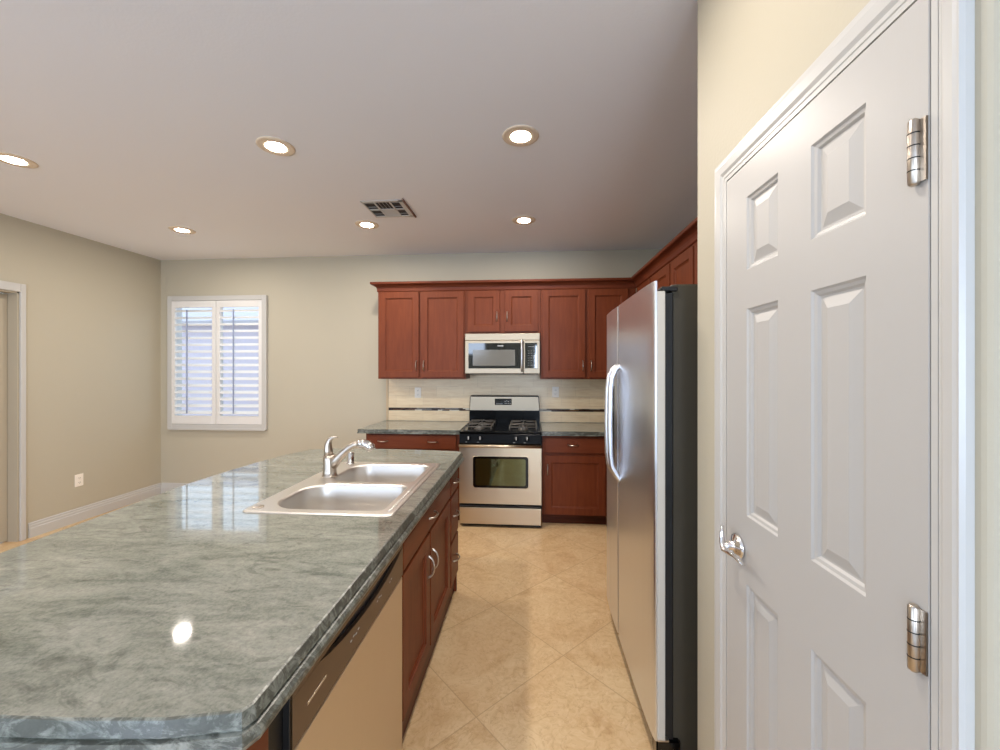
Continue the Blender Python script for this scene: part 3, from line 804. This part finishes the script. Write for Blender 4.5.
# dishwasher
wl = (IX-.3, 1.10, 0)
T = thing('dishwasher', 'stainless dishwasher with a brown control strip set in the island', 'dishwasher', wl)
dy0, dy1 = .763, 1.4545
Bl(wl).box(-1.06, IX-.012, .6965, dy1-.001, .02, IT-.001, .002).build('body', M_mblack, T)
Bl(wl).box(IX-.012, IX-.006, .6975, .700, .02, .82).build('edge_strip', M_black, T)
Bl(wl).box(IX-.012, IX+.002, .751, .755, .03, .82, .001).build('edge_strip', M_mblack, T)
Bl(wl).box(IX-.011, IX, dy0, dy1-.004, .055, .697, .004).build('door', M_dw, T)
Bl(wl).box(IX-.05, IX-.045, dy0, dy1-.004, .0, .05).build('toe_panel', M_mblack, T)
pts = [(dy0, .703), (dy1-.004, .703), (dy1-.004, .806)]
for k in range(13):
    u = k/12; y = dy1-.012-(dy1-.012-.865)*u; z = .806-.046*math.sin(math.pi*min(1, u*1.0))**.75*(1-.25*u) if 0 < u < 1 else .806
    pts.append((y, z))
pts += [(dy0, .806)]
cpn = Bl(wl).prism(pts, IX-.011, IX+.001, 'x').build('control_panel', M_dwp, T)
Bl(wl).box(IX-.011, IX+.001, dy0, dy1-.004, .8062, .822, .001).build('top_strip', M_dwp, T)
Bl(wl).box(IX-.035, IX-.0115, .86, dy1-.01, .75, .806, .001).build('handle_pocket', mat('pocket_dark', (24, 28, 36), .25), T)
Bl(wl).box(IX+.0008, IX+.0025, .815, .895, .750, .7555, .0005).build('badge', M_nickel, cpn)
b = Bl(wl)
for y, z in ((1.02, .744), (1.035, .748), (1.05, .744), (1.065, .748), (1.20, .745), (1.215, .749), (1.23, .745), (1.31, .746), (1.325, .749)):
    Bl(wl).box(IX+.0008, IX+.0018, y, y+.008, z, z+.0035).build('icon', M_print, cpn)

# ------------------------------------------------------------------ sink
sl = ((SX0+SX1)/2, (SY0+SY1)/2, .89)
T = thing('kitchen_sink', 'stainless double-bowl drop-in sink set in the island countertop', 'sink', sl)
def rr2(x0, x1, y0, y1, r_, n=7, rl_=None):
    """rounded rectangle, separate radius for the left (x0) corners"""
    rL = rl_ or r_; pts = []
    for cx, cy, a, q in ((x1-r_, y1-r_, 0, r_), (x0+rL, y1-rL, 90, rL), (x0+rL, y0+rL, 180, rL), (x1-r_, y0+r_, 270, r_)):
        for k in range(n+1):
            an = R(a+90*k/n); pts.append((cx+q*math.cos(an), cy+q*math.sin(an)))
    return pts
bowls = [rr2(-1.095, -.592, 1.560, 1.925, .05, 7, .13), rr2(-1.045, -.592, 1.962, 2.338, .05, 7, .11)]
outer = rr2(SX0, SX1, SY0, SY1, .03)
b = bmesh.new()
def ringv(pts, z): return [b.verts.new((x-sl[0], y-sl[1], z-sl[2])) for x, y in pts]
def shrink(pts, d):
    cx = sum(p[0] for p in pts)/len(pts); cy = sum(p[1] for p in pts)/len(pts)
    hx_ = max(p[0] for p in pts)-cx; hy_ = max(p[1] for p in pts)-cy
    return [(cx+(p[0]-cx)*(1-d/hx_), cy+(p[1]-cy)*(1-d/hy_)) for p in pts]
def strip(A, Q):
    n = len(A)
    for i in range(n):
        f = b.faces.new([A[i], A[(i+1) % n], Q[(i+1) % n], Q[i]]); f.smooth = True
o0 = ringv(outer, .8905); o1 = ringv(shrink(outer, .003), .895); o2 = ringv(shrink(outer, .010), .8965); o3 = ringv(shrink(outer, .016), .8945)
strip(o0, o1); strip(o1, o2); strip(o2, o3)
edges = [b.edges.get((o3[i], o3[(i+1) % len(o3)])) for i in range(len(o3))]
tops = []
for bw in bowls:
    q = ringv(bw, .8945); tops.append(q)
    edges += [b.edges.new((q[i], q[(i+1) % len(q)])) for i in range(len(q))]
bmesh.ops.triangle_fill(b, edges=edges, use_beauty=True)
bmesh.ops.recalc_face_normals(b, faces=b.faces[:])
o = B(); o._merge(b); o.build('rim', M_sink, T)
for bw in bowls:
    b = bmesh.new(); prev = ringv(bw, .8945)
    for d, z in ((.004, .892), (.008, .884), (.012, .80), (.018, .735), (.030, .712), (.055, .704)):
        q = ringv(shrink(bw, d), z); strip(prev, q); prev = q
    cxb = sum(p[0] for p in bw)/len(bw); cyb = sum(p[1] for p in bw)/len(bw)
    cc = ringv([(cxb+.045*math.cos(math.atan2(p[1]-cyb, p[0]-cxb)), cyb+.045*math.sin(math.atan2(p[1]-cyb, p[0]-cxb))) for p in bw], .700)
    strip(prev, cc); f = b.faces.new(cc)
    # outer shell so the bowl has thickness
    so = ringv(shrink(bw, -.004), .888); s1 = ringv(shrink(bw, .002), .70); top2 = ringv(bw, .8945)
    strip(so, s1); s2 = ringv(shrink(bw, .06), .695); strip(s1, s2); b.faces.new(s2)
    bmesh.ops.remove_doubles(b, verts=b.verts[:], dist=1e-6)
    o = B(); o._merge(b); bo = o.build('bowl', M_sink, T)
    B().lathe([(0, .0), (.03, .0), (.032, .003), (.040, .004), (.043, .002), (.043, 0)], (cxb-sl[0], cyb-sl[1], .7005-sl[2]), seg=24).build('drain', M_chrome, bo)
Bl(sl).lathe([(0, .8985), (.019, .8985), (.022, .897), (.022, .8944)], (-1.125, 1.572, 0), seg=20).build('hole_cover', M_nickel, T)
Bl(sl).tube([(-.566, 1.56, .8955), (-.566, 2.34, .8955)], .0035, 8).build('rim_bead', M_sink, T)

# faucet
gl = (-1.072, 2.06, .8945)
T = thing('kitchen_faucet', 'brushed nickel pull-out faucet with a curved lever standing behind the sink', 'faucet', gl)
fx, fy, fz = gl
Bl(gl).tube([(fx, fy, fz), (fx, fy, fz+.005), (fx, fy, fz+.008), (fx, fy, fz+.03), (fx-.001, fy, fz+.06), (fx-.003, fy, fz+.09), (fx-.005, fy, fz+.112)],
            [.040, .040, .036, .0345, .033, .031, .0285], 26, up=(0, 1, 0)).build('body', M_nickel, T)
Bl(gl).tube([(fx-.005, fy, fz+.1125), (fx-.008, fy, fz+.135), (fx-.009, fy, fz+.158), (fx-.005, fy, fz+.180), (fx+.004, fy, fz+.197), (fx+.020, fy, fz+.207), (fx+.036, fy, fz+.208), (fx+.044, fy, fz+.205)],
            [.0275, .0255, .022, .018, .013, .009, .006, .004], 18, .85, up=(0, 1, 0)).build('lever', M_nickel, T)
Bl(gl).tube([(fx+.010, fy, fz+.050), (fx+.040, fy, fz+.086), (fx+.072, fy, fz+.120), (fx+.105, fy, fz+.150), (fx+.135, fy, fz+.168), (fx+.158, fy, fz+.174)],
            [.026, .0235, .0205, .018, .0165, .016], 18).build('spout', M_nickel, T)
Bl(gl).tube([(fx+.156, fy, fz+.1735), (fx+.162, fy, fz+.174), (fx+.185, fy, fz+.174), (fx+.208, fy, fz+.168), (fx+.224, fy, fz+.156), (fx+.230, fy, fz+.140)],
            [.017, .0225, .024, .0245, .024, .022], 18).build('spray_head', M_chrome, T)
# air gap
al = (-1.085, 2.335, .8945)
T = thing('sink_air_gap', 'small cylindrical chrome cap on the sink ledge beyond the faucet', 'faucet accessory', al)
Bl(al).lathe([(.024, .8945), (.024, .899), (.0195, .901), (.0195, .958), (.017, .962), (0, .963)], (al[0], al[1], 0), seg=24).build('cap', M_chrome, T)
Bl(al).box(al[0]+.0188, al[0]+.0200, al[1]-.003, al[1]+.003, .912, .935).build('slot', M_mblack, T)

# ------------------------------------------------------------------ ceiling fixtures
def lamp(x, y, label):
    T = thing('recessed_light', label, 'ceiling light', (x, y, H), 0, 'recessed ceiling lights')
    B().lathe([(.100, 0), (.100, -.003), (.094, -.006), (.086, -.0065), (.080, -.0055), (.074, -.0065), (.056, -.0065), (.053, -.005)], (0, 0, 0), seg=40, close=False).build('trim_ring', M_lampring, T)
    B().lathe([(0, -.005), (.053, -.005)], (0, 0, 0), seg=32, close=False).build('lens', M_lamp, T)
lamp(-.057, 2.195, 'recessed ceiling light nearest the pantry door, in front of the vent')
lamp(-.06, 3.437, 'recessed ceiling light closest to the cabinets above the microwave')
lamp(-1.46, 2.190, 'recessed ceiling light in the middle of the near row, above the island')
lamp(-1.446, 3.437, 'recessed ceiling light right beside the ceiling vent')
lamp(-3.15, 2.205, 'leftmost recessed ceiling light, cut by the left edge of the photo')
lamp(-3.195, 3.440, 'recessed ceiling light nearest the shuttered window')
lamp(-.057, .95, 'recessed ceiling light overhead out of the picture, nearest the camera')
lamp(-1.45, .95, 'recessed ceiling light over the near end of the island')
# vent
vl = (-1.14, 3.11, H)
T = thing('ceiling_vent', 'white square ceiling air vent with dark openings', 'air vent', vl)
Bl(vl).box(-1.29, -1.01, 2.975, 3.25, H-.001, H, 0).build('backing', M_bronze, T)
b = Bl(vl); z0, z1 = H-.006, H-.0005
for a in ((-1.298, -1.285, 2.95, 3.275), (-1.005, -.965, 2.95, 3.275), (-1.298, -.965, 2.95, 2.978), (-1.298, -.965, 3.247, 3.275)): b.box(a[0], a[1], a[2], a[3], z0, z1, .002)
b.box(-1.285, -1.005, 3.107, 3.12, z0, z1).box(-1.205, -1.192, 2.978, 3.247, z0, z1).box(-1.083, -1.07, 2.978, 3.247, z0, z1)
b.build('frame', M_trim, T)
b = Bl(vl)
for i in range(4):
    y = 2.995+i*.07
    for xa, xb in ((-1.285, -1.205), (-1.07, -1.005)): b.box(xa, xb, y, y+.002, z0+.003, z1)
for i in range(5): b.box(-1.192, -1.083, 3.122+i*.025, 3.140+i*.025, z0+.002, z1)
for i in range(3): b.box(-1.17+i*.03, -1.168+i*.03, 2.98, 3.105, z0+.003, z1)
b.build('fins', M_trim, T)
Bl(vl).box(-.966, -.955, 2.93, 3.28, H-.014, H-.0005, .001).build('brown_lip', mat('vent_brown', (120, 88, 72), .5), T)  # brown strip hanging along the right side of the frame
T = thing('smoke_alarm', 'small dark-edged fitting on the ceiling cut by the left picture edge', 'ceiling fitting', (-2.98, 1.90, H))
B().lathe([(.055, 0), (.055, -.012), (.045, -.022), (0, -.024)], (0, 0, 0), seg=28).build('cover', M_white, T)
B().lathe([(.0555, -.004), (.057, -.006), (.057, -.010), (.0555, -.012)], (0, 0, 0), seg=28).build('grille_ring', M_mblack, T)
